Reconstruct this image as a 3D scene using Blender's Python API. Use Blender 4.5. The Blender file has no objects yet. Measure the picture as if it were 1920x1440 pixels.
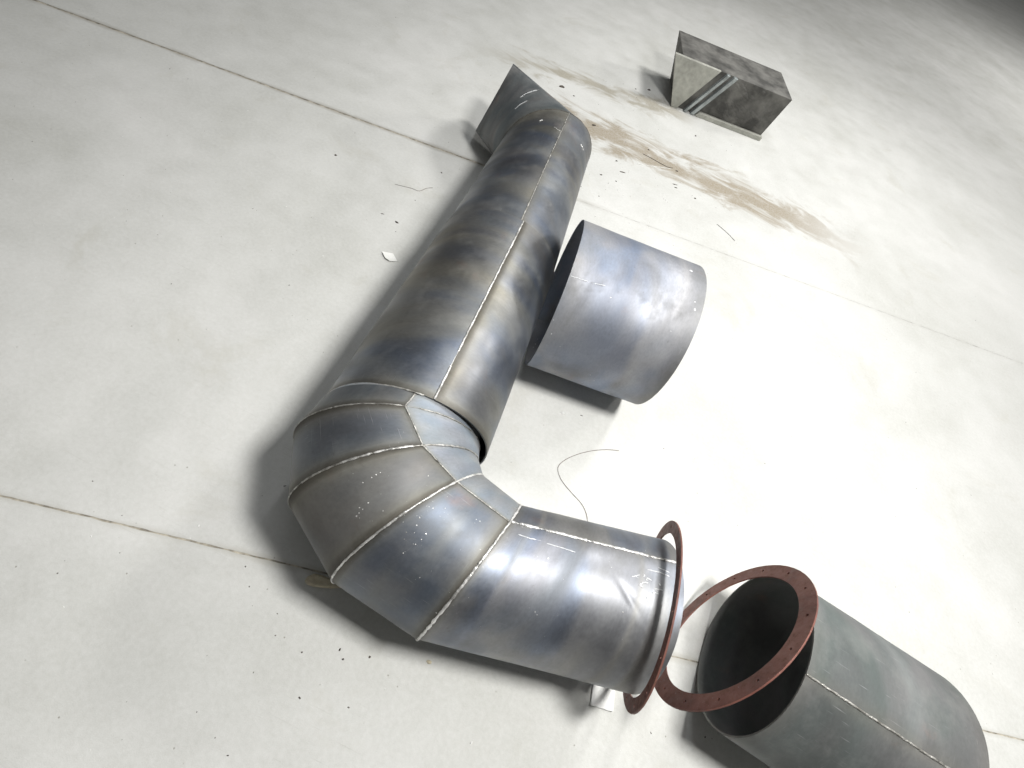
import bpy, bmesh, math, random
from mathutils import Vector, Matrix, noise
from mathutils.bvhtree import BVHTree

# ------------------------------------------------------------------ camera, world, lamps
S = 0.25                                   # metres per unit (one unit = radius of the long pipe)
scene = bpy.context.scene
col = scene.collection
F_PX, PITCH, ROLL, CAM_H = 885.58, 0.9545, 0.4847, 6.4246
cp, sp, cr, sr = math.cos(PITCH), math.sin(PITCH), math.cos(ROLL), math.sin(ROLL)
RIGHT, UP, BACK = Vector((1, 0, 0)), Vector((0, sp, cp)), Vector((0, -cp, sp))
CX, CY = RIGHT * cr + UP * sr, UP * cr - RIGHT * sr
CAM = Vector((0, 0, CAM_H * S))
cam_d = bpy.data.cameras.new('camera'); cam = bpy.data.objects.new('camera', cam_d); col.objects.link(cam)
cam_d.sensor_width = 36; cam_d.lens = F_PX / 1920 * 36; cam_d.clip_start = 0.02; cam_d.clip_end = 400
cam.matrix_world = Matrix((CX, CY, BACK)).transposed().to_4x4()
cam.location = CAM
scene.camera = cam

world = bpy.data.worlds.new('World'); scene.world = world; world.use_nodes = True
bg = world.node_tree.nodes['Background']
wt = world.node_tree                                        # the hall around: pale roof above, dimmer walls lower down
w_tc, w_sx, w_rp = wt.nodes.new('ShaderNodeTexCoord'), wt.nodes.new('ShaderNodeSeparateXYZ'), wt.nodes.new('ShaderNodeValToRGB')
wt.links.new(w_tc.outputs['Generated'], w_sx.inputs[0]); wt.links.new(w_sx.outputs['Z'], w_rp.inputs[0]); wt.links.new(w_rp.outputs[0], bg.inputs[0])
w_rp.color_ramp.elements[0].position = 0.0; w_rp.color_ramp.elements[0].color = (0.40, 0.40, 0.38, 1)
w_rp.color_ramp.elements[1].position = 0.75; w_rp.color_ramp.elements[1].color = (0.96, 0.97, 0.96, 1)
bg.inputs[1].default_value = 0.15

def area(name, loc, target, sx, sy, power, color):
    d = bpy.data.lights.new(name, 'AREA'); d.shape = 'RECTANGLE'; d.size = sx; d.size_y = sy
    d.energy = power; d.color = color
    o = bpy.data.objects.new(name, d); col.objects.link(o); o.location = loc
    o.rotation_euler = (Vector(target) - Vector(loc)).to_track_quat('-Z', 'Y').to_euler()
    return o
area('overhead_light', (1.15, 0.72, 3.4), (0.80, 0.75, 0), 0.6, 0.6, 153, (1.0, 0.99, 0.965))          # lamp over the work
area('overhead_light', (1.70, 4.90, 4.0), (1.0, 3.8, 0), 0.8, 0.8, 150, (1.0, 0.99, 0.97))          # added lamp, unseen, brightens the floor at the back
area('overhead_light', (8.0, 10.0, 6.0), (7.4, 9.0, 0), 1.4, 1.4, 520, (1.0, 0.99, 0.97))        # added lamp, unseen, lifts the dim far floor on the right
area('strip_light', (-0.25, 3.2, 4.2), (-0.25, 3.2, 0), 0.16, 5.5, 36, (0.94, 0.97, 1.0))         # strip light above the long pipe
vs = scene.view_settings
vs.view_transform = 'Standard'; vs.look = 'None'; vs.exposure = 0.0; vs.gamma = 1.0; vs.use_curve_mapping = False

random.seed(7)

# ------------------------------------------------------------------ helpers
def V(x, y, z=0.0): return Vector((x, y, z)) * S
def pix_dir(px, py):
    return (CX * ((px - 960) / F_PX) + CY * (-(py - 720) / F_PX) - BACK).normalized()
def floor_at(px, py, z=0.0):
    d = pix_dir(px, py); return CAM + d * ((z - CAM.z) / d.z)
def tag(o, label=None, cat=None, group=None, kind=None):
    if label: o['label'] = label
    if cat: o['category'] = cat
    if group: o['group'] = group
    if kind: o['kind'] = kind
    return o
def empty(name, loc=(0, 0, 0)):
    o = bpy.data.objects.new(name, None); o.empty_display_size = 0.05; col.objects.link(o); o.location = loc
    return o
def mesh_obj(name, verts, faces, mat, parent=None, smooth=None, uvs=None, attr=None):
    m = bpy.data.meshes.new(name)
    m.from_pydata([tuple(v) for v in verts], [], faces)
    if smooth is True: m.polygons.foreach_set('use_smooth', [True] * len(m.polygons))
    elif smooth is not None: m.polygons.foreach_set('use_smooth', smooth)
    if uvs is not None:
        l = m.uv_layers.new(name='UVMap')
        l.data.foreach_set('uv', [c for lp in m.loops for c in uvs[lp.vertex_index]])
    if attr is not None:
        a = m.attributes.new('haz', 'FLOAT', 'POINT'); a.data.foreach_set('value', attr)
    m.materials.append(mat); m.update()
    o = bpy.data.objects.new(name, m); col.objects.link(o)
    if parent:
        o.parent = parent
        o.matrix_parent_inverse = Matrix.Translation(-world_loc(parent))
    return o
def world_loc(o):
    return o.location.copy() if o.parent is None else o.location + o.matrix_parent_inverse.translation + world_loc(o.parent)

# ------------------------------------------------------------------ materials
class NT:
    def __init__(self, name):
        self.m = bpy.data.materials.new(name); self.m.use_nodes = True
        self.t = self.m.node_tree; self.b = self.t.nodes['Principled BSDF']
    def n(self, kind, **kw):
        x = self.t.nodes.new(kind)
        for k, v in kw.items():
            if k in x.inputs: x.inputs[k].default_value = v
            else: setattr(x, k, v)
        return x
    def l(self, a, b): self.t.links.new(a, b)
    def math(self, op, a, b=None, clamp=False):
        x = self.n('ShaderNodeMath', operation=op, use_clamp=clamp)
        for i, s in enumerate((a, b)):
            if s is None: continue
            if isinstance(s, (int, float)): x.inputs[i].default_value = s
            else: self.l(s, x.inputs[i])
        return x.outputs[0]
    def noise(self, vec, scale, detail=4, rough=0.55, dist=0.0):
        x = self.n('ShaderNodeTexNoise', Scale=scale, Detail=detail, Roughness=rough, Distortion=dist)
        self.l(vec, x.inputs['Vector']); return x.outputs['Fac']
    def mapv(self, vec, scale, loc=(0, 0, 0), rot=(0, 0, 0)):
        x = self.n('ShaderNodeMapping'); x.inputs['Scale'].default_value = scale; x.inputs['Location'].default_value = loc
        x.inputs['Rotation'].default_value = rot
        self.l(vec, x.inputs['Vector']); return x.outputs[0]
    def ramp(self, fac, stops, interp='LINEAR'):
        x = self.n('ShaderNodeValToRGB'); r = x.color_ramp; r.interpolation = interp
        while len(r.elements) < len(stops): r.elements.new(0.5)
        for e, (p, c) in zip(r.elements, stops):
            e.position = p; e.color = (c, c, c, 1) if isinstance(c, (int, float)) else (*c, 1)
        self.l(fac, x.inputs[0]); return x.outputs[0]
    def mix(self, fac, a, b, mode='MIX'):
        x = self.n('ShaderNodeMix', data_type='RGBA', blend_type=mode)
        for s, i in ((fac, 0), (a, 6), (b, 7)):
            if isinstance(s, (int, float)): x.inputs[i].default_value = s
            elif isinstance(s, tuple): x.inputs[i].default_value = (*s, 1)
            else: self.l(s, x.inputs[i])
        return x.outputs[2]
    def bump(self, h, strength, dist):
        x = self.n('ShaderNodeBump', Strength=strength, Distance=dist); self.l(h, x.inputs['Height'])
        self.l(x.outputs[0], self.b.inputs['Normal'])

def steel(name, seed, pale=0.0, blue=1.0, metallic=0.8, rough=(0.36, 0.52), bands=1.0, warm=1.0):
    t = NT(name)
    uv = t.n('ShaderNodeUVMap', uv_map='UVMap').outputs[0]
    uv = t.mapv(uv, (1, 1, 1), (seed * 3.7, seed * 1.3, 0))
    band = t.noise(t.mapv(uv, (1.0, 3.6 * bands, 1)), 1.0, 2, 0.45, 0.5)          # mill-scale bands round the pipe
    blot = t.noise(t.mapv(uv, (3.0, 5.5, 1), (1.7, 3.1, 0)), 1.0, 4, 0.5, 0.5)
    hue = t.noise(t.mapv(uv, (2.2, 3.2, 1), (6.7, 0.4, 0)), 1.0, 3, 0.5, 0.4)
    fine = t.noise(t.mapv(uv, (70, 130, 1)), 1.0, 5, 0.7)
    k = 0.60 * (1.0 + pale)
    g = lambda r, gg, b: (r * k, gg * k, (b * blue + gg * (1 - blue)) * k)
    c1 = t.ramp(band, [(0.30, g(0.17, 0.17, 0.18)), (0.43, g(0.26, 0.275, 0.31)), (0.52, g(0.37, 0.37, 0.38 - .03 * warm)),
                       (0.62, g(0.235, 0.265, 0.325)), (0.74, g(0.39, 0.39, 0.41 - .06 * warm))], 'EASE')
    c2 = t.ramp(hue, [(0.34, g(0.30 + .07 * warm, 0.315 + .02 * warm, 0.34 - .07 * warm)), (0.46, g(0.32, 0.32, 0.33 - .02 * warm)), (0.56, g(0.215, 0.26, 0.325)), (0.68, g(0.252, 0.26, 0.30))], 'EASE')
    c = t.mix(0.45, c1, c2)
    c = t.mix(0.6, c, t.ramp(blot, [(0.32, 0.31), (0.5, 0.5), (0.68, 0.69)]), 'OVERLAY')
    rustn = t.noise(t.mapv(uv, (5, 4, 1), (9, 4, 0)), 1.0, 5, 0.6)
    c = t.mix(t.ramp(rustn, [(0.62, 0.0), (0.76, 0.45)]), c, (0.27, 0.16, 0.12))
    haz = t.n('ShaderNodeAttribute', attribute_name='haz').outputs['Fac']
    hz = t.math('MULTIPLY', haz, t.ramp(blot, [(0.3, 0.45), (0.6, 1.0)]), True)
    c = t.mix(t.math('MULTIPLY', hz, 0.62), c, (0.24, 0.222, 0.165))
    c = t.mix(t.ramp(haz, [(0.62, 0.0), (0.97, 0.8)]), c, (0.065, 0.058, 0.048))            # burnt edge along the weld
    c = t.mix(0.13, c, t.ramp(fine, [(0.35, 0.1), (0.7, 0.8)]), 'OVERLAY')
    scr = t.noise(t.mapv(uv, (18, 420, 1), (3, 8, 0), (0, 0, 0.22)), 1.0, 2, 0.5)
    msk = t.noise(uv, 6.0, 3, 0.5)
    sm = t.math('MULTIPLY', t.ramp(scr, [(0.66, 0.0), (0.76, 0.35)]), t.ramp(msk, [(0.52, 0.0), (0.68, 1.0)]))
    c = t.mix(sm, c, (0.6, 0.6, 0.6))
    dust = t.ramp(t.noise(t.mapv(uv, (7, 7, 1), (2, 6, 0)), 1.0, 7, 0.68), [(0.5, 0.0), (0.78, 0.4)])
    c = t.mix(dust, c, (0.30, 0.30, 0.285))
    grime = t.ramp(t.noise(t.mapv(uv, (60, 60, 1), (1, 2, 0)), 1.0, 6, 0.75), [(0.60, 0.0), (0.72, 0.5)])
    c = t.mix(t.math('MULTIPLY', grime, t.ramp(msk, [(0.42, 0.0), (0.6, 1.0)])), c, (0.08, 0.07, 0.06))
    scr2 = t.noise(t.mapv(uv, (300, 14, 1), (7, 1, 0), (0, 0, -0.35)), 1.0, 2, 0.5)
    c = t.mix(t.math('MULTIPLY', t.ramp(scr2, [(0.68, 0.0), (0.76, 0.45)]), t.ramp(hue, [(0.5, 0.0), (0.6, 1.0)])), c, (0.45, 0.45, 0.46))
    t.l(c, t.b.inputs['Base Color'])
    r = t.math('ADD', t.ramp(blot, [(0.3, rough[1]), (0.7, rough[0])]), t.ramp(band, [(0.40, 0.0), (0.50, 0.13), (0.60, 0.0)], 'EASE'))
    r2 = t.math('ADD', r, t.math('MULTIPLY', t.math('SUBTRACT', fine, 0.5), 0.10))
    r3 = t.math('ADD', r2, t.math('MULTIPLY', dust, 0.5), True)
    r4 = t.math('ADD', r3, t.math('MULTIPLY', hz, 0.12), True)
    t.l(r4, t.b.inputs['Roughness'])
    t.b.inputs['Metallic'].default_value = metallic
    h = t.math('ADD', t.math('MULTIPLY', blot, 0.8), t.math('MULTIPLY', fine, 0.05))
    t.bump(h, 0.25, 0.004)
    return t.m

def simple(name, color, rough, metallic=0.0, var=0.25, scale=40, bump=0.2, color2=None):
    t = NT(name)
    p = t.n('ShaderNodeNewGeometry').outputs['Position']
    n1 = t.noise(p, scale, 5, 0.6); n2 = t.noise(p, scale * 0.22, 4, 0.6)
    c2 = color2 or tuple(min(1, x * (1 + var)) for x in color)
    c1 = tuple(x * (1 - var) for x in color)
    c = t.mix(t.ramp(n2, [(0.38, 0.0), (0.62, 1.0)]), c1, c2)
    c = t.mix(0.35, c, t.ramp(n1, [(0.3, 0.25), (0.7, 0.75)]), 'OVERLAY')
    t.l(c, t.b.inputs['Base Color'])
    t.l(t.ramp(n1, [(0.3, max(0, rough - 0.1)), (0.7, min(1, rough + 0.1))]), t.b.inputs['Roughness'])
    t.b.inputs['Metallic'].default_value = metallic
    t.bump(n1, bump, 0.002)
    return t.m

def floor_material():
    t = NT('concrete'); p = t.n('ShaderNodeNewGeometry').outputs['Position']
    big = t.noise(p, 1.1, 5, 0.6, 0.4); mid = t.noise(p, 6.0, 6, 0.62); fine = t.noise(p, 70, 5, 0.7); grit = t.noise(p, 420, 3, 0.7)
    c = t.ramp(big, [(0.3, (0.545, 0.545, 0.515)), (0.5, (0.60, 0.60, 0.575)), (0.7, (0.66, 0.657, 0.635))])
    c = t.mix(0.40, c, t.ramp(mid, [(0.28, 0.40), (0.5, 0.5), (0.72, 0.58)]), 'OVERLAY')
    c = t.mix(0.30, c, t.ramp(fine, [(0.3, 0.34), (0.7, 0.62)]), 'OVERLAY')
    c = t.mix(0.35, c, t.ramp(grit, [(0.3, 0.36), (0.7, 0.62)]), 'OVERLAY')
    gate = t.ramp(t.noise(p, 1.7, 3, 0.5), [(0.45, 0.0), (0.62, 1.0)])
    for ro, sd in ((0.3, 1.0), (-0.5, 5.0), (1.3, 9.0)):                        # scuffs and drag marks
        sc = t.noise(t.mapv(p, (4, 130, 1), (sd, sd * 2, 0), (0, 0, ro)), 1.0, 3, 0.6)
        c = t.mix(t.math('MULTIPLY', t.ramp(sc, [(0.66, 0.0), (0.76, 0.35)]), gate), c, (0.36, 0.35, 0.31))
    x = t.n('ShaderNodeSeparateXYZ'); t.l(p, x.inputs[0])
    X, Y = x.outputs[0], x.outputs[1]
    streak = t.noise(t.mapv(p, (2.4, 5.5, 1), (0, 0, 0), (0, 0, -0.25)), 1.0, 7, 0.68, 0.9)
    def band(y0, slope, half, lo, hi, strength, colr, cc, fade=None, rag=2.6):
        # a trodden-in strip of brown dust: distance from its centre line, ragged by noise
        d = t.math('ABSOLUTE', t.math('SUBTRACT', Y, t.math('ADD', t.math('MULTIPLY', X, slope), y0 * S)))
        d = t.math('DIVIDE', d, half * S)
        d = t.math('ADD', d, t.math('MULTIPLY', t.math('SUBTRACT', streak, 0.5), rag))
        m = t.math('MULTIPLY', t.ramp(d, [(0.05, strength), (1.15, 0.0)], 'EASE'), t.ramp(fine, [(0.3, 0.6), (0.62, 1.0)]))
        if lo is not None:
            g = t.n('ShaderNodeMapRange', interpolation_type='SMOOTHSTEP'); t.l(X, g.inputs[0])
            g.inputs[1].default_value = lo * S; g.inputs[2].default_value = hi * S
            m = t.math('MULTIPLY', m, g.outputs[0])
        if fade:
            g2 = t.n('ShaderNodeMapRange', interpolation_type='SMOOTHSTEP'); t.l(X, g2.inputs[0])
            g2.inputs[1].default_value = fade[0] * S; g2.inputs[2].default_value = fade[1] * S; g2.inputs[3].default_value = 1.0; g2.inputs[4].default_value = fade[2]
            m = t.math('MULTIPLY', m, g2.outputs[0])
        return t.mix(m, cc, colr)
    c = band(13.6, 0.13, 0.95, -4.5, -2.2, 0.95, (0.29, 0.24, 0.17), c, (4.0, 8.0, 0.0), 4.5)
    c = band(16.6, 0.35, 0.7, -6.0, -3.0, 0.8, (0.30, 0.265, 0.19), c, (0.2, 1.6, 0.0), 4.5)
    c = band(10.27, 0.2315, 0.13, None, None, 0.55, (0.30, 0.275, 0.23), c, (-1.5, 0.5, 0.15))      # dirt along the joints
    c = band(1.004, 0.2315, 0.08, None, None, 0.35, (0.36, 0.33, 0.26), c)
    stain = t.ramp(t.noise(t.mapv(p, (1, 1, 1), (4.1, 2.2, 0)), 2.3, 6, 0.7, 0.6), [(0.58, 0.0), (0.75, 0.30)])
    c = t.mix(stain, c, (0.42, 0.40, 0.32))
    sp_ = t.n('ShaderNodeTexVoronoi', Scale=26.0, Randomness=1.0); t.l(p, sp_.inputs['Vector'])
    pick = t.n('ShaderNodeSeparateColor'); t.l(sp_.outputs['Color'], pick.inputs[0])
    pit = t.math('MULTIPLY', t.ramp(sp_.outputs['Distance'], [(0.03, 0.7), (0.075, 0.0)]), t.ramp(pick.outputs[0], [(0.80, 0.0), (0.86, 1.0)]))
    c = t.mix(pit, c, (0.22, 0.20, 0.16))
    t.l(c, t.b.inputs['Base Color'])
    t.l(t.ramp(mid, [(0.3, 0.62), (0.7, 0.85)]), t.b.inputs['Roughness'])
    t.b.inputs['Specular IOR Level'].default_value = 0.35
    h = t.math('ADD', t.math('MULTIPLY', fine, 0.7), t.math('MULTIPLY', grit, 0.35))
    h = t.math('SUBTRACT', h, t.math('MULTIPLY', pit, 1.5))
    t.bump(h, 0.35, 0.002)
    return t.m

M_FLOOR = floor_material()
M_DIRT = simple('joint_dirt', (0.37, 0.34, 0.28), 0.95, var=0.4, scale=120)
M_A = steel('mill_scale_long_pipe', 1, -0.03, 1.15, 0.85, (0.33, 0.46), 0.8)
M_A2 = steel('mill_scale_upper_pipe', 2, -0.08, 1.1, 0.85, (0.34, 0.48), 0.8)
M_STUB = steel('mill_scale_stub', 3, -0.15, 0.3, 0.6, (0.48, 0.62))
M_EL = [steel('mill_scale_elbow_%s' % n, 4 + i, p, b, m, r) for i, (n, p, b, m, r) in enumerate((('one', 0.0, .6, .7, (.42, .56)), ('two', -0.12, .8, .7, (.46, .6)), ('three', -0.15, .6, .65, (.48, .62)), ('four', -0.1, 1.0, .75, (.42, .56))))]
M_IN = steel('pale_scuffed_steel', 9, 0.62, 0.7, 0.45, (0.48, 0.62))
M_B = steel('mill_scale_outlet', 10, 0.28, 1.2, 0.85, (0.37, 0.52), 1.7, 0.45)
M_C = steel('mill_scale_loose_section', 11, 0.70, 1.2, 0.8, (0.50, 0.64), 0.8, 0.0)
M_D = steel('dull_olive_steel', 12, -0.2, -0.15, 0.35, (0.5, 0.7))
M_WELD = simple('weld_metal', (0.60, 0.59, 0.56), 0.36, 0.5, var=0.5, scale=110, bump=0.5, color2=(0.80, 0.79, 0.77))
M_WELD_D = simple('dull_weld_metal', (0.30, 0.29, 0.26), 0.45, 0.7, var=0.35, scale=220, bump=0.5, color2=(0.5, 0.49, 0.46))
M_CHALK = simple('chalk', (0.72, 0.73, 0.74), 0.9, scale=300, var=0.1)
def primer():
    t = NT('red_oxide_primer'); p = t.n('ShaderNodeNewGeometry').outputs['Position']
    n1, n2, n3 = t.noise(p, 9, 5, 0.6), t.noise(p, 55, 6, 0.7), t.noise(p, 160, 4, 0.7)
    c = t.ramp(n1, [(0.34, (0.115, 0.045, 0.034)), (0.5, (0.165, 0.062, 0.046)), (0.66, (0.20, 0.085, 0.064))])
    c = t.mix(t.ramp(n2, [(0.56, 0.0), (0.70, 0.75)]), c, (0.085, 0.042, 0.026))           # rust blooms
    c = t.mix(t.ramp(n3, [(0.66, 0.0), (0.72, 0.8)]), c, (0.40, 0.33, 0.30))               # chips and dust
    t.l(c, t.b.inputs['Base Color']); t.l(t.ramp(n2, [(0.3, 0.45), (0.7, 0.8)]), t.b.inputs['Roughness'])
    t.bump(t.math('ADD', n2, t.math('MULTIPLY', n3, 0.5)), 0.35, 0.002)
    return t.m
M_RED = primer()
M_WOOD = simple('pale_wood', (0.55, 0.49, 0.36), 0.8, var=0.15, scale=90)
M_BOARD = simple('white_board', (0.72, 0.72, 0.70), 0.7, var=0.06, scale=60)
M_PAPER = simple('paper', (0.80, 0.80, 0.77), 0.85, var=0.04, scale=60)
M_DARK = simple('dark_scrap', (0.075, 0.062, 0.05), 0.7, 0.3, var=0.35, scale=200)
M_WIRE = simple('brown_wire', (0.14, 0.10, 0.085), 0.5, 0.6, var=0.3, scale=200)
M_MACH = simple('grey_green_paint', (0.36, 0.36, 0.32), 0.5, 0.0, var=0.12, scale=30)
M_RIB = simple('blue_grey_rail', (0.34, 0.37, 0.37), 0.4, 0.5, var=0.2, scale=40)
M_CAST = simple('dark_cast_iron', (0.12, 0.117, 0.108), 0.75, 0.2, var=0.45, scale=26, bump=0.8)

# ------------------------------------------------------------------ the floor: concrete slabs with open joints
JS = 0.2315
def joint_y(k, x):                                          # metres
    return (9.56 + 3.07 * JS) * S + x * JS if k == 1 else (1.77 - 3.31 * JS) * S + x * JS
floor = mesh_obj('floor', [(-30, -30, -0.0016), (60, -30, -0.0016), (60, 60, -0.0016), (-30, 60, -0.0016)], [(0, 1, 2, 3)], M_DIRT)
tag(floor, 'pale grey dusty concrete workshop floor', 'floor', kind='structure')
xs = [-30, -15, -8] + [-4 + i * 0.012 for i in range(int(9 / 0.012))] + [8, 15, 60]
def edge(k, side, gap, z):
    out = []
    for x in xs:
        if k == 1 and x > -0.3: gap = max(0.0012, gap - 0.0108 * min(1.0, (x + 0.3) / 0.5))
        j = noise.noise(Vector((x * 22, k * 7 + side * 3, 0))) * 0.0022 + noise.noise(Vector((x * 90, k * 5 - side, 2))) * 0.0012
        out.append(Vector((x, joint_y(k, x) + side * (gap / 2) + j, z)))
    return out
def slab(lo, hi):
    n = len(xs); verts = []
    def skirt(pts, s): return [Vector((p.x, p.y + s, -0.0014)) for p in pts]
    verts += lo + hi; f = [(i, i + 1, n + i + 1, n + i) for i in range(n - 1)]
    a = len(verts); verts += [v.copy() for v in lo] + skirt(lo, 0.002)
    f += [(a + i, a + n + i, a + n + i + 1, a + i + 1) for i in range(n - 1)]
    a = len(verts); verts += [v.copy() for v in hi] + skirt(hi, -0.002)
    f += [(a + i, a + i + 1, a + n + i + 1, a + n + i) for i in range(n - 1)]
    mesh_obj('concrete_slab', verts, f, M_FLOOR, floor)
flat = lambda y: [Vector((x, y, 0)) for x in xs]
slab(flat(-29.9), edge(2, -1, 0.005, 0)); slab(edge(2, 1, 0.005, 0), edge(1, -1, 0.012, 0)); slab(edge(1, 1, 0.012, 0), flat(59.9))

# ------------------------------------------------------------------ rolled sheet parts
class Ring:                                                  # a mitre: ellipse in an upright plane (units)
    def __init__(s, x, y, z, phi, w, r):
        s.c = Vector((x, y, z)); s.e = Vector((math.cos(math.radians(phi)), math.sin(math.radians(phi)), 0)); s.w = w; s.r = r; s.u = Vector((0, 0, 1))
    def p(s, t, k=1.0):
        return s.c + s.e * (s.w * k * math.cos(t)) + s.u * (s.r * k * math.sin(t))
DENTS = []                                                   # (point in metres, axis direction, long radius, short radius, depth)
def wobble(P, out, amp):
    n = noise.noise(P * 3.1) * 0.6 + noise.noise(P * 8.3 + Vector((5, 1, 2))) * 0.4
    q = P + out * (n * amp)
    for c, ax, a, b, dep in DENTS:
        d = P - c; l = d.dot(ax); s2 = (d - ax * l).length
        k = (l / a) ** 2 + (s2 / b) ** 2
        if k < 6: q = q - out * (dep * math.exp(-k))
    return q
def sheet(name, R0, R1, t0, t1, mat, parent, nu=120, nv=30, th=0.018, amp=0.0022, seams=(0.0, 0.0), haz_ends=(1, 1), full=False, hazw=0.10):
    """rolled sheet between two rings; t0/t1 = (start, end) angle at each ring"""
    verts, faces, uvs, hz, sm = [], [], [], [], []
    L = ((R1.c - R0.c).length) * S
    def grid(k):
        base = len(verts)
        for j in range(nv + 1):
            v = j / nv
            for i in range(nu + 1):
                u = i / nu
                ta = t0[0] + (t0[1] - t0[0]) * u; tb = t1[0] + (t1[1] - t1[0]) * u
                P = (R0.p(ta, k).lerp(R1.p(tb, k), v)) * S
                C = R0.c.lerp(R1.c, v) * S
                out = (P - C).normalized()
                verts.append(wobble(P, out, amp))
                uvs.append((u * (t0[1] - t0[0]) * R0.r * S, v * L))
                dl = v * L / S; dr = (1 - v) * L / S; ds = u * (t0[1] - t0[0]); de = (1 - u) * (t0[1] - t0[0])
                h = 0
                for d, on in ((dl, haz_ends[0]), (dr, haz_ends[1]), (ds, seams[0]), (de, seams[1])):
                    if on: h = max(h, on * math.exp(-(d / hazw) ** 2))
                hz.append(h)
        return base
    a = grid(1.0); b = grid(1.0 - th); n1 = nu + 1
    for j in range(nv):
        for i in range(nu):
            q = (j * n1 + i, j * n1 + i + 1, (j + 1) * n1 + i + 1, (j + 1) * n1 + i)
            faces.append(tuple(a + x for x in q)); faces.append(tuple(b + x for x in reversed(q))); sm += [True, True]
    def cap(idx):
        base = len(verts)
        for x in idx:
            for g in (a, b):
                verts.append(verts[g + x].copy()); uvs.append(uvs[g + x]); hz.append(0.3)
        for k in range(len(idx) - 1):
            faces.append((base + 2 * k, base + 2 * k + 1, base + 2 * k + 3, base + 2 * k + 2)); sm.append(False)
    cap([i for i in range(n1)]); cap([nv * n1 + i for i in range(n1)])
    if not full:
        cap([j * n1 for j in range(nv + 1)]); cap([j * n1 + nu for j in range(nv + 1)])
    return mesh_obj(name, verts, faces, mat, parent, sm, uvs, hz)
def tube(name, pts, rad, mat, parent=None, sides=6, ripple=0.0, gaps=0.0, seed=0.0, flat=None, raw=False):
    verts, faces = [], []
    n = len(pts)
    for i, p in enumerate(pts):
        tan = (pts[min(i + 1, n - 1)] - pts[max(i - 1, 0)]).normalized()
        up = flat[i] if flat else (Vector((0, 0, 1)) if abs(tan.z) < 0.9 else Vector((0, 1, 0)))
        side = tan.cross(up).normalized(); up2 = side.cross(tan).normalized()
        k = 1.0
        if ripple:
            k += ripple * (1.0 * noise.noise(Vector((i * 0.22, seed, 1))) + 0.35 * noise.noise(Vector((i * 0.9, seed, 7))))
            if gaps and noise.noise(Vector((i * 0.045, seed, 20))) < -0.5 + gaps: k *= 0.25
        k = max(0.12, k)
        if i in (0, n - 1): k *= 0.3
        off = side * (rad * 0.35 * noise.noise(Vector((i * 0.12, seed, 3)))) if ripple else Vector()
        for s in range(sides):
            an = 2 * math.pi * s / sides
            verts.append(p + off + side * (math.cos(an) * rad * k) + up2 * (math.sin(an) * rad * k * (0.62 if flat else 1)))
    for i in range(n - 1):
        for s in range(sides):
            faces.append((i * sides + s, i * sides + (s + 1) % sides, (i + 1) * sides + (s + 1) % sides, (i + 1) * sides + s))
    faces.append(tuple(reversed(range(sides)))); faces.append(tuple(range((n - 1) * sides, n * sides)))
    if raw: return verts, faces
    return mesh_obj(name, verts, faces, mat, parent, True)
def ring_weld(R, ta, tb, rad, mat, parent, seed, ripple=0.45, gaps=0.0, k=1.002, amp=0.0022):
    n = int(abs(tb - ta) * R.r * S / 0.0022)
    pts, fl = [], []
    for i in range(n + 1):
        P = R.p(ta + (tb - ta) * i / n, k) * S; out = (P - R.c * S).normalized()
        pts.append(wobble(P, out, amp)); fl.append(out)
    return tube('weld_bead', pts, rad, mat, parent, 6, ripple, gaps, seed, fl)
def seam_weld(R0, R1, a, b, rad, mat, parent, seed, ripple=0.45, gaps=0.0, amp=0.0022, v0=0.0, v1=1.0):
    n = int((R1.c - R0.c).length * S / 0.0022)
    pts, fl = [], []
    for i in range(n + 1):
        v = v0 + (v1 - v0) * i / n
        P = R0.p(a, 1.002).lerp(R1.p(b, 1.002), v) * S; out = (P - R0.c.lerp(R1.c, v) * S).normalized()
        pts.append(wobble(P, out, amp)); fl.append(out)
    return tube('weld_bead', pts, rad, mat, parent, 6, ripple, gaps, seed, fl)

# ------------------------------------------------------------------ the welded duct
R0 = Ring(-0.858, 2.376, 1.080, 12.0, 1.020, 1.050)           # lip of the long pipe
AM = Ring(-1.190, 5.848, 1.012, 10.0, 1.000, 0.985)           # girth joint of the long pipe
AE = Ring(-1.637, 9.561, 0.950, 29.6, 0.975, 0.935)           # far mitre
ST = Ring(-3.340, 10.57, 0.960, 106.0, 0.775, 0.775)          # mouth of the far stub, raised and tipped up
_d = (ST.c * S - CAM).normalized(); _v = CX * 0.49 + CY * 0.87
_n = _d.cross(_v - _d * _v.dot(_d)).normalized()
ST.e = Vector((0, 0, 1)).cross(_n).normalized()
if ST.e.y < 0: ST.e = -ST.e
ST.u = _n.cross(ST.e).normalized()
if ST.u.z < 0: ST.u = -ST.u
AM2 = Ring(-1.190, 5.848, 1.012, 10.0, 0.978, 0.965)
K0 = Ring(-0.930, 2.600, 1.060, 12.0, 0.910, 0.970)           # collar start, inside the lip
K0b = Ring(-0.922, 2.362, 1.078, 14.0, 0.968, 1.042)
R1 = Ring(-0.930, 2.150, 1.080, 25.0, 1.060, 1.050)
R2 = Ring(-0.694, 1.745, 1.075, 40.5, 1.045, 1.050)
R3 = Ring(-0.231, 1.477, 0.995, 61.4, 0.960, 0.965)
R4 = Ring(0.560, 1.405, 0.893, 77.0, 0.890, 0.863)
BE = Ring(2.630, 1.890, 0.892, 97.0, 0.862, 0.862)            # open end of the outlet
TAU = 2 * math.pi
def acs(s): return math.acos(s)
duct = empty('steel_duct', V(-0.9, 2.4, 0))
tag(duct, 'long welded steel duct with segmented elbow and mitred far stub', 'duct')
tsA, tsA2 = acs(0.215), acs(0.18)
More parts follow.
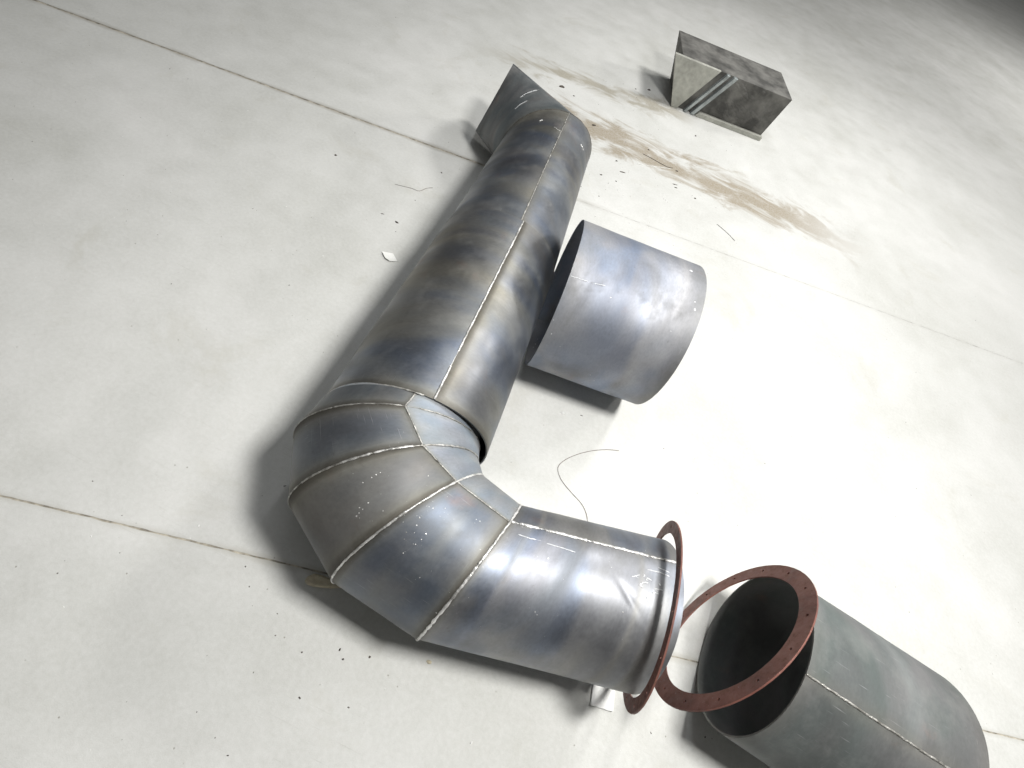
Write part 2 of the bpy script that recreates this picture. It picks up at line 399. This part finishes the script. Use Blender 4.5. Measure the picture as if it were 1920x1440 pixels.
sheet('straight_section', R0, AM, (tsA, tsA + TAU), (tsA, tsA + TAU), M_A, duct, 200, 60, haz_ends=(0.9, 0.25), seams=(0.0, 1.0), hazw=0.14)
sheet('straight_section', AM2, AE, (tsA2, tsA2 + TAU), (tsA2, tsA2 + TAU), M_A2, duct, 200, 60, haz_ends=(0.25, 0.6), seams=(0.3, 0.7), hazw=0.12)
sheet('stub_section', AE, ST, (tsA2, tsA2 + TAU), (tsA2, tsA2 + TAU), M_STUB, duct, 160, 24, haz_ends=(0.6, 0))
seam_weld(R0, AM, tsA, tsA, 0.0033, M_WELD, duct, 1.3, 0.35, 0.03)
seam_weld(AM2, AE, tsA2, tsA2, 0.0026, M_WELD_D, duct, 2.3, 0.4, 0.1)
ring_weld(AM2, -0.2, 3.4, 0.0016, M_WELD_D, duct, 3.3, 0.3, 0.2)
ring_weld(AE, -0.3, 3.5, 0.0014, M_DARK, duct, 4.3, 0.4, 0.2)
# elbow: collar and three segments, each an outer and an inner panel
tk, t1, t2, t3, t4 = acs(0.09), acs(0.08), acs(0.25), acs(0.43), acs(0.455)
def elbow_pair(Ra, Rb, ta, tb, mo, nv=16, he=(1, 1)):
    sheet('elbow_panel', Ra, Rb, (ta, TAU - ta), (tb, TAU - tb), mo, duct, 120, nv, haz_ends=he, seams=(0.8, 0.8), hazw=0.09)
    sheet('inner_elbow_panel', Ra, Rb, (-ta, ta), (-tb, tb), M_IN, duct, 80, nv, haz_ends=(0.5, 0.5), seams=(0.8, 0.8), hazw=0.05)
sheet('collar_tongue', K0, K0b, (0.0, TAU), (0.0, TAU), M_IN, duct, 120, 4, haz_ends=(0, 0))
elbow_pair(K0b, R1, tk, t1, M_EL[0], 6, (0, 1))
elbow_pair(R1, R2, t1, t2, M_EL[1]); elbow_pair(R2, R3, t2, t3, M_EL[2]); elbow_pair(R3, R4, t3, t4, M_EL[3])
ring_weld(R0, tk - 0.02, 3.3, 0.0022, M_WELD_D, duct, 5.3, 0.35, 0.1, 1.0)
ring_weld(R1, -0.2, 3.4, 0.0020, M_WELD_D, duct, 6.3, 0.4, 0.1)
ring_weld(R2, -0.2, 3.4, 0.0022, M_WELD_D, duct, 7.3, 0.4, 0.1)
ring_weld(R2, t2 - 0.55, t2 + 0.75, 0.0030, M_WELD, duct, 7.7, 0.5, 0.2)
ring_weld(R3, -0.2, 3.4, 0.0030, M_WELD, duct, 8.3, 0.5, 0.0)
ring_weld(R4, -0.2, 3.4, 0.0038, M_WELD, duct, 9.3, 0.6, 0.0)
for Ra, Rb, a, b, s, m in ((K0b, R1, tk, t1, 10.3, M_WELD_D), (R1, R2, t1, t2, 11.3, M_WELD_D), (R2, R3, t2, t3, 12.3, M_WELD_D), (R3, R4, t3, t4, 13.3, M_WELD_D)):
    seam_weld(Ra, Rb, a, b, 0.0024, m, duct, s, 0.4, 0.1)
# outlet pipe with a dent near its mouth
uB = (BE.c - R4.c).normalized()
tb = acs(0.465)
def on_outlet(px, py):                                       # where the line of sight meets the outlet's skin
    d = pix_dir(px, py); o = CAM - R4.c * S
    w = d - uB * d.dot(uB); q = o - uB * o.dot(uB); r = 0.872 * S
    A, B_, C_ = w.dot(w), 2 * w.dot(q), q.dot(q) - r * r
    return CAM + d * ((-B_ - math.sqrt(max(0, B_ * B_ - 4 * A * C_))) / (2 * A))
da, db = on_outlet(1168, 1100), on_outlet(1196, 1148)
DENTS.append(((da + db) / 2, (db - da).normalized(), 0.045, 0.010, 0.0032))
outlet = sheet('outlet_section', R4, BE, (tb, tb + TAU), (tb, tb + TAU), M_B, duct, 260, 110, haz_ends=(0.8, 0.2), seams=(0.35, 0.35), hazw=0.08, amp=0.0030)
seam_weld(R4, BE, tb, tb, 0.0046, M_WELD, duct, 14.3, 0.55, 0.06, 0.0030)

def bvh_of(objs):
    vs_, fs_ = [], []
    for o in objs:
        b = len(vs_); off = world_loc(o) if o.parent is None else Vector()
        vs_ += [v.co.copy() for v in o.data.vertices]; fs_ += [tuple(b + i for i in p.vertices) for p in o.data.polygons]
    return BVHTree.FromPolygons(vs_, fs_)
duct_bvh = bvh_of([o for o in duct.children if 'section' in o.name or 'panel' in o.name])
def hit(px, py, tree=duct_bvh):
    p, n, _, _ = tree.ray_cast(CAM, pix_dir(px, py))
    if p is None: return None, None
    if n.dot(CAM - p) < 0: n = -n
    return p, n
def strokes(name, lines, rad, mat, parent, tree=duct_bvh, lift=0.0006):
    verts, faces = [], []
    for k, ln in enumerate(lines):
        pts, nor = [], []
        for (x0, y0), (x1, y1) in zip(ln[:-1], ln[1:]):
            m = max(2, int(math.hypot(x1 - x0, y1 - y0) / 1.2))
            for i in range(m):
                p, n = hit(x0 + (x1 - x0) * i / m + random.uniform(-.25, .25), y0 + (y1 - y0) * i / m + random.uniform(-.25, .25), tree)
                if p is not None: pts.append(p + n * lift * 0.3); nor.append(n)
        if len(pts) < 2: continue
        v, f = tube('', pts, rad * random.uniform(0.75, 1.15), None, None, 5, 0.8, 0.12, k * 3.1, nor, True)
        b = len(verts); verts += v; faces += [tuple(b + i for i in q) for q in f]
    return mesh_obj(name, verts, faces, mat, parent, True)
strokes('chalk_scribble', [
    [(1234, 1064), (1256, 1074)], [(1214, 1068), (1236, 1073), (1256, 1081)],
    [(1184, 1081), (1193, 1080), (1200, 1077)], [(1193, 1081), (1198, 1085)], [(1206, 1076), (1209, 1079), (1205, 1082)],
    [(1212, 1083), (1223, 1089)], [(1212, 1084), (1213, 1090)], [(1204, 1092), (1217, 1093)], [(1205, 1092), (1199, 1097), (1207, 1102)],
    [(1235, 1094), (1239, 1100)], [(1226, 1103), (1244, 1107)], [(1227, 1104), (1232, 1110), (1222, 1113)], [(1223, 1110), (1236, 1114)],
    [(1208, 1112), (1213, 1122), (1217, 1132)]], 0.0014, M_CHALK, duct)
strokes('scratch_line', [[(972, 1002), (995, 1010), (1016, 1014)], [(1025, 1019), (1050, 1026), (1080, 1036)]], 0.0012, M_CHALK, duct)
for ln in ([(1011, 227), (1018, 224)], [(1038, 238), (1053, 247)], [(1089, 270), (1094, 283)]):
    strokes('tack_weld', [ln], 0.0052, M_WELD, duct)
strokes('scratch_line', [[(975, 183), (985, 176), (998, 171), (1012, 168)], [(965, 205), (975, 196), (990, 188)]], 0.0018, M_CHALK, duct)
# spatter beads thrown on the segments
def blob(c, n, r, e=0.5):
    ax = n.orthogonal().normalized(); ay = n.cross(ax); v = []; f = []
    for j in range(6):
        an = TAU * j / 6; k = r * random.uniform(0.7, 1.3); v.append(c + ax * math.cos(an) * k + ay * math.sin(an) * k)
    v.append(c + n * r * e)
    return v, [(j, (j + 1) % 6, 6) for j in range(6)]
def spatter(name, pxs, parent, mat, tree=duct_bvh):
    verts, faces = [], []
    for x, y, r in pxs:
        p, n = hit(x, y, tree)
        if p is None: continue
        v, f = blob(p, n, r * 0.00055); b = len(verts); verts += v; faces += [tuple(b + i for i in q) for q in f]
    return tag(mesh_obj(name, verts, faces, mat, parent, True), kind='stuff')
sp_px = [(787, 971, 4.0), (798, 1001, 4.5), (781, 985, 3), (790, 1012, 2.6), (756, 979, 2.2), (762, 998, 2.6), (777, 999, 2.2), (758, 1011, 2.2), (775, 1020, 2.2), (779, 1021, 3), (756, 1037, 2.6),
         (812, 953, 2.4), (835, 953, 2.4), (803, 892, 2.6), (718, 958, 3), (705, 890, 3), (697, 895, 3), (713, 886, 2.4), (690, 943, 3.2), (674, 952, 3.0), (680, 955, 3.2), (668, 968, 4), (673, 962, 3), (680, 905, 3),
         (979, 988, 3), (1028, 1047, 3.4), (952, 1048, 2.6), (1168, 1148, 3.4), (1007, 1153, 2.4), (1003, 1148, 2), (818, 1149, 3.2), (787, 1083, 2.4), (900, 977, 2.2), (893, 974, 2)]
for i in range(60):
    x, y = random.gauss(760, 90), random.gauss(960, 70); sp_px.append((x, y, random.uniform(0.7, 1.5)))
for i in range(50):
    x, y = random.uniform(820, 1230), random.uniform(1000, 1240); sp_px.append((x, y, random.uniform(0.7, 1.5)))
spatter('weld_spatter', sp_px, duct, M_WELD)

# ------------------------------------------------------------------ the loose section of pipe
DENTS.clear()
C0 = Ring(-0.095, 5.62, 1.200, 99.0, 1.2, 1.2); C1 = Ring(1.80, 5.955, 1.200, 98.0, 1.2, 1.2)
loose = empty('pipe_section', (C0.c.lerp(C1.c, 0.5).x * S, C0.c.lerp(C1.c, 0.5).y * S, 0))
tag(loose, 'loose open-ended short steel pipe section touching the long pipe', 'pipe')
csh = sheet('shell', C0, C1, (-1.2, TAU - 1.2), (-1.2, TAU - 1.2), M_C, loose, 200, 60, th=0.016, haz_ends=(0.15, 0.55), seams=(0.5, 0.5), hazw=0.17, amp=0.003)
seam_weld(C0, C1, -1.2, -1.2, 0.003, M_WELD_D, loose, 30.3)
c_bvh = bvh_of([csh])
strokes('scratch_line', [[(1070, 517), (1090, 524), (1112, 531), (1136, 536)]], 0.0014, M_CHALK, loose, c_bvh)
spatter('weld_spatter', [(1296, 508, 9), (1303, 566, 5), (1303, 581, 8), (1145, 558, 5), (1034, 626, 4), (1008, 636, 4), (1004, 645, 5), (1000, 651, 4), (1038, 600, 3), (1258, 621, 3), (1107, 703, 3), (1114, 714, 3), (1050, 650, 2.4)], loose, M_CHALK, c_bvh)

# ------------------------------------------------------------------ a second short section at the right with a dull inside
D0 = Ring(3.97, 2.06, 0.975, 84.0, 0.975, 0.975); D1 = Ring(5.95, 1.84, 0.975, 84.0, 0.975, 0.975)
d_o = empty('pipe_section', ((D0.c.x + D1.c.x) / 2 * S, 1.96 * S, 0))
tag(d_o, 'dull olive steel pipe section lying open behind the upright red ring', 'pipe')
sheet('shell', D0, D1, (1.9, TAU + 1.9), (1.9, TAU + 1.9), M_D, d_o, 140, 24, th=0.02, haz_ends=(0.3, 0.3), seams=(0.4, 0.4))
seam_weld(D0, D1, 1.9, 1.9, 0.003, M_WELD_D, d_o, 31.3)

# ------------------------------------------------------------------ red flange rings with bolt holes
def flange(c, az, el, R, band, th, label, nh=14, hole=0.018):
    az, el = math.radians(az), math.radians(el)
    n = Vector((math.cos(el) * math.cos(az), math.cos(el) * math.sin(az), math.sin(el)))
    e1 = Vector((-math.sin(az), math.cos(az), 0)); e2 = n.cross(e1)
    ri, rm = R - band, R - band * 0.48
    def P(r, t, h): return (Vector(c) + (e1 * math.cos(t) + e2 * math.sin(t)) * r + n * h) * S
    verts, faces, sm = [], [], []
    st = TAU / nh
    for side in (-1, 1):
        h = side * th / 2
        for k in range(nh):
            t = k * st; b = len(verts)
            loop = [(ri, -.5), (ri, -.25), (ri, 0), (ri, .25), (ri, .5), (rm, .5), (R, .5), (R, .25), (R, 0), (R, -.25), (R, -.5), (rm, -.5)]
            ang = [(-1, -1), (-1, -.5), (-1, 0), (-1, .5), (-1, 1), (0, 1), (1, 1), (1, .5), (1, 0), (1, -.5), (1, -1), (0, -1)]
            for r, q in loop: verts.append(P(r, t + q * st, h))
            for ar, at in ang:
                l = math.hypot(ar, at); verts.append(P(rm + hole * ar / l, t + hole * at / l / rm, h))
            for i in range(12):
                j = (i + 1) % 12; q = (b + i, b + j, b + 12 + j, b + 12 + i)
                faces.append(q if side > 0 else tuple(reversed(q))); sm.append(False)
    for r, flip in ((ri, True), (R, False)):
        b = len(verts); m = nh * 4
        for k in range(m):
            for h in (-th / 2, th / 2): verts.append(P(r, (k - 2) * st / 4, h))
        for k in range(m):
            q = (b + 2 * k, b + 2 * ((k + 1) % m), b + 2 * ((k + 1) % m) + 1, b + 2 * k + 1)
            faces.append(tuple(reversed(q)) if flip else q); sm.append(True)
    for k in range(nh):
        b = len(verts)
        for i in range(8):
            an = TAU * i / 8
            for h in (-th / 2, th / 2): verts.append(P(rm + hole * math.cos(an), k * st + hole * math.sin(an) / rm, h))
        for i in range(8):
            j = (i + 1) % 8; faces.append((b + 2 * i, b + 2 * i + 1, b + 2 * j + 1, b + 2 * j)); sm.append(True)
    o = mesh_obj('flange_ring', verts, faces, M_RED, None, sm)
    return tag(o, label, 'flange', 'red flange rings by the outlet')
flange((2.650, 1.890, 1.030), 3.0, 14.3, 1.055, 0.150, 0.018, 'red oxide flange ring hooked over the open end of the duct')
flange((3.600, 2.085, 1.095), -23.0, -7.2, 1.100, 0.205, 0.018, 'red oxide flange ring leaning on the dull olive pipe section')

# ------------------------------------------------------------------ packing under the duct
def lump(name, pts_px, h, mat, label, cat, taper=0.7):
    base = [floor_at(x, y) for x, y in pts_px]; n = len(base)
    c = sum(base, Vector()) / n
    verts = [Vector((p.x, p.y, 0.0)) for p in base] + [Vector((c.x + (p.x - c.x) * .98, c.y + (p.y - c.y) * .98, h * 0.6)) for p in base] + [Vector((c.x + (p.x - c.x) * taper, c.y + (p.y - c.y) * taper, h * random.uniform(.9, 1.05))) for p in base]
    faces = [tuple(reversed(range(n))), tuple(range(2 * n, 3 * n))]
    for a in (0, n):
        faces += [(a + i, a + (i + 1) % n, a + n + (i + 1) % n, a + n + i) for i in range(n)]
    o = mesh_obj(name, verts, faces, mat)
    bv = o.modifiers.new('soft', 'BEVEL'); bv.width = h * 0.12; bv.segments = 2
    return tag(o, label, cat)
lump('wooden_wedge', [(571, 1090), (577, 1081), (590, 1076), (606, 1080), (640, 1094), (650, 1102), (620, 1104), (590, 1101), (576, 1097)], 0.016, M_WOOD,
     'small cream wooden wedge pushed under the elbow of the duct', 'wedge')
def box(name, c, sx, sy, sz, rz, mat, label=None, cat=None, parent=None, bevel=0.002):
    verts = []; R = Matrix.Rotation(rz, 3, 'Z')
    for z in (0, sz):
        for x, y in ((-1, -1), (1, -1), (1, 1), (-1, 1)):
            verts.append(Vector(c) + R @ Vector((x * sx / 2, y * sy / 2, z)))
    o = mesh_obj(name, verts, [(3, 2, 1, 0), (4, 5, 6, 7), (0, 1, 5, 4), (1, 2, 6, 5), (2, 3, 7, 6), (3, 0, 4, 7)], mat, parent)
    b = o.modifiers.new('soft', 'BEVEL'); b.width = bevel; b.segments = 2
    return tag(o, label, cat)
bp = floor_at(1128, 1296)
box('board_offcut', (bp.x - 0.005, bp.y + 0.055, 0), 0.075, 0.20, 0.0085, 0.16, M_BOARD, 'white board offcut packed under the mouth of the duct', 'board')

# ------------------------------------------------------------------ ribbed machine base at the back
mo_p = floor_at(1258, 200); md = math.radians(15)
mx, my = Vector((math.cos(md), math.sin(md), 0)), Vector((-math.sin(md), math.cos(md), 0))
mach = empty('machine_base', (mo_p.x, mo_p.y, 0))
tag(mach, 'grey ribbed machine base with dark rough casting on the far floor', 'machine')
def prism(name, prof, y0, y1, mat, lean=0.0):
    """profile (x, z) in metres along the front edge, extruded back"""
    verts = []
    for y in (y0, y1):
        for x, z in prof: verts.append(mo_p * 1 + mx * (x + lean * z) + my * y + Vector((0, 0, z)))
    n = len(prof)
    faces = [tuple(range(n)), tuple(reversed(range(n, 2 * n)))] + [(i, n + i, n + (i + 1) % n, (i + 1) % n) for i in range(n)]
    o = mesh_obj(name, verts, faces, mat, mach)
    b = o.modifiers.new('soft', 'BEVEL'); b.width = 0.004; b.segments = 2
    return o
prism('front_plate', [(0.0, 0.0), (0.045, 0.0), (0.215, 0.34), (-0.165, 0.34)], 0.0, 0.028, M_MACH)
prism('casting', [(0.02, 0.0), (0.80, 0.0), (0.84, 0.335), (-0.10, 0.335)], 0.030, 0.5, M_CAST)
for x0, w in ((0.105, 0.026), (0.165, 0.032)):
    prism('rib', [(x0, 0.002), (x0 + w, 0.002), (x0 + w + 0.165, 0.335), (x0 + 0.165, 0.335)], -0.006, 0.029, M_RIB)
prism('foot_rail', [(0.21, 0.0), (0.81, 0.0), (0.81, 0.035), (0.23, 0.035)], -0.005, 0.029, M_MACH)
vv, ff = [], []
for i in range(46):
    x = random.uniform(0.30, 0.72); z = random.uniform(0.06, 0.31); r = random.uniform(0.010, 0.028)
    c = mo_p + mx * (x + 0.16 * z) + my * 0.029 + Vector((0, 0, z))
    n = -my; ax = (mx * math.cos(.4) + Vector((0, 0, 1)) * math.sin(-.4)); ay = n.cross(ax); b = len(vv)
    for j in range(7):
        an = TAU * j / 7; k = r * random.uniform(.6, 1.3); vv.append(c + ax * math.cos(an) * k * 1.8 + ay * math.sin(an) * k * .6)
    vv.append(c + n * r * .5); ff += [(b + j, b + (j + 1) % 7, b + 7) for j in range(7)]
tag(mesh_obj('rough_lump', vv, ff, M_CAST, mach, True), kind='stuff')

# ------------------------------------------------------------------ litter on the floor
def smooth_path(px, n=60):
    P = [floor_at(x, y, 0.0015) for x, y in px]; out = []
    for i in range(n + 1):
        f = i / n * (len(P) - 1); k = min(int(f), len(P) - 2); t = f - k
        p0, p1, p2, p3 = P[max(k - 1, 0)], P[k], P[k + 1], P[min(k + 2, len(P) - 1)]
        out.append(0.5 * ((2 * p1) + (p2 - p0) * t + (2 * p0 - 5 * p1 + 4 * p2 - p3) * t * t + (3 * p1 - p0 - 3 * p2 + p3) * t ** 3))
    return out
tag(tube('wire', smooth_path([(1161, 845), (1138, 843), (1105, 846), (1072, 856), (1051, 869), (1046, 882), (1054, 902), (1072, 924), (1090, 944), (1099, 962), (1102, 980)], 90), 0.0010, M_WIRE),
    'thin curved brown wire lying between the duct outlet and loose pipe', 'wire')
tag(tube('wire', smooth_path([(740, 345), (755, 349), (772, 353), (786, 358), (800, 353), (812, 352)], 30), 0.0008, M_WIRE),  # a crack in the concrete, modelled as a thin dark tube
    'short kinked dark hairline crack in the floor beside the long pipe', 'wire')
tag(tube('wire', smooth_path([(1205, 288), (1222, 297), (1238, 306), (1252, 313), (1262, 315)], 30), 0.0016, M_DARK),
    'dark bent sliver of wire lying in the brown dust streak', 'wire')
tag(tube('wire', smooth_path([(1195, 307), (1215, 311), (1240, 314), (1258, 317)], 30), 0.0016, M_PAPER),
    'pale straight sliver of wire lying in the brown dust streak', 'wire')
tag(tube('wire', smooth_path([(1344, 420), (1356, 430), (1369, 442), (1378, 452)], 20), 0.0012, M_DARK),
    'dark thin sliver of wire beyond the loose pipe section', 'wire')
pp = [floor_at(x, y) for x, y in ((716, 474), (737, 476), (745, 491), (731, 492), (722, 486))]
nP = len(pp); cP = sum(pp, Vector()) / nP
vP = [Vector((p.x, p.y, 0.002 + 0.006 * (1 if i in (0, 3, 4) else 0))) for i, p in enumerate(pp)]
vP += [v + Vector((0, 0, 0.0012)) for v in vP]
fP = [tuple(range(nP)), tuple(reversed(range(nP, 2 * nP)))] + [(i, nP + i, nP + (i + 1) % nP, (i + 1) % nP) for i in range(nP)]
tag(mesh_obj('paper_scrap', vP, fP, M_PAPER), 'white torn paper scrap on the floor left of the long pipe', 'paper')
def chip(px, py, l, w, ang, mat, label, group, name='metal_chip', cat='scrap'):
    c = floor_at(px, py); an = math.radians(ang); vs_ = []
    n = 7
    ax = Vector((math.cos(an), math.sin(an), 0)); ay = Vector((-math.sin(an), math.cos(an), 0))
    out = [(math.cos(TAU * i / n) * random.uniform(.75, 1.2), math.sin(TAU * i / n) * random.uniform(.7, 1.25)) for i in range(n)]
    for z, k in ((0, 1), (w * 0.5, .8), (w * 0.8, .35)):
        for x, y in out: vs_.append(c + ax * x * l * k + ay * y * w * k + Vector((0, 0, z)))
    f = [tuple(reversed(range(n))), tuple(range(2 * n, 3 * n))]
    for a in (0, n): f += [(a + i, a + (i + 1) % n, a + n + (i + 1) % n, a + n + i) for i in range(n)]
    return tag(mesh_obj(name, vs_, f, mat), label, cat, group)
def chip_words(px, py):
    if py > 1100: return 'tiny dark crumb on the clean floor in front of the elbow', 'crumbs before the elbow'
    if px < 900: return 'dark chip on the open floor beside the long pipe, across from the loose section', 'chips beside the long pipe'
    if py > 600: return 'thin dark curl on the floor between loose pipe section and wire', None
    if py < 200: return 'dark crumb on the dusty floor between the far stub and the machine base', 'crumbs near the far stub'
    return 'dark metal chip in or next to the brown dust streak', 'chips along the dust streak'
for px, py, l, w, a in ((629, 291, 7, 5, 10), (828, 324, 5, 4, 0), (744, 417, 11, 5, -25), (717, 401, 9, 2.5, 5), (1167, 323, 22, 5, 5), (1156, 302, 9, 5, 15), (1127, 328, 9, 5, 20),
                        (1265, 346, 20, 4, 5), (1267, 352, 12, 4, 0), (1269, 321, 14, 6, 10), (1304, 255, 9, 7, 30), (1113, 235, 16, 8, 10), (1053, 163, 22, 12, 10), (1076, 180, 9, 5, 0), (1303, 372, 10, 5, 0),
                        (1155, 340, 6, 4, 0), (1216, 281, 9, 5, 0), (637, 1218, 4.5, 2.5, 60), (643, 1236, 3.5, 3, 0), (693, 1232, 4, 3, -40), (566, 1223, 3, 2, 10),
                        (1090, 779, 7, 2, -10), (1192, 167, 8, 5, 0), (1123, 368, 6, 3, 0), (1217, 169, 16, 9, 25)):
    chip(px, py, l * 0.001, w * 0.001, a + 20, M_DARK, *chip_words(px, py))
chip(805, 1241, 0.009, 0.0055, 0, M_WOOD, 'brown crumb of dirt on the floor in front of the elbow', None, 'dirt_crumb', 'crumb')
chip(1056, 775, 0.011, 0.007, 10, M_BOARD, 'white pebble on the floor in front of the loose pipe', None, 'pebble', 'pebble')

# loose grit swept about the floor
def grit(name, n, mat, lo, hi):
    verts, faces = [], []
    for i in range(n):
        px, py = random.uniform(60, 1860), random.uniform(20, 1420)
        if random.random() < 0.55: px, py = random.gauss(1180, 160), random.gauss(300, 90)
        c = floor_at(px, py); r = random.uniform(lo, hi) * (0.6 + 0.4 * random.random()) ; b = len(verts)
        m = 5; a0 = random.random() * TAU; el = random.uniform(1, 2.2)
        for z, k in ((0, 1.0), (r * 0.8, 0.55)):
            for j in range(m):
                a = TAU * j / m; q = Vector((math.cos(a) * el, math.sin(a), 0)) * (r * k * random.uniform(.7, 1.3))
                verts.append(Vector((c.x, c.y, z)) + Matrix.Rotation(a0, 3, 'Z') @ q)
        faces += [(b + j, b + (j + 1) % m, b + m + (j + 1) % m, b + m + j) for j in range(m)] + [tuple(b + m + j for j in range(m))]
    return mesh_obj(name, verts, faces, mat)
tag(grit('dark_grit', 260, M_DARK, 0.0008, 0.0024), 'scattered dark grit and filings on the concrete floor', 'grit', kind='stuff')
tag(grit('pale_grit', 160, M_BOARD, 0.001, 0.003), 'scattered pale crumbs of concrete dust on the floor', 'grit', kind='stuff')
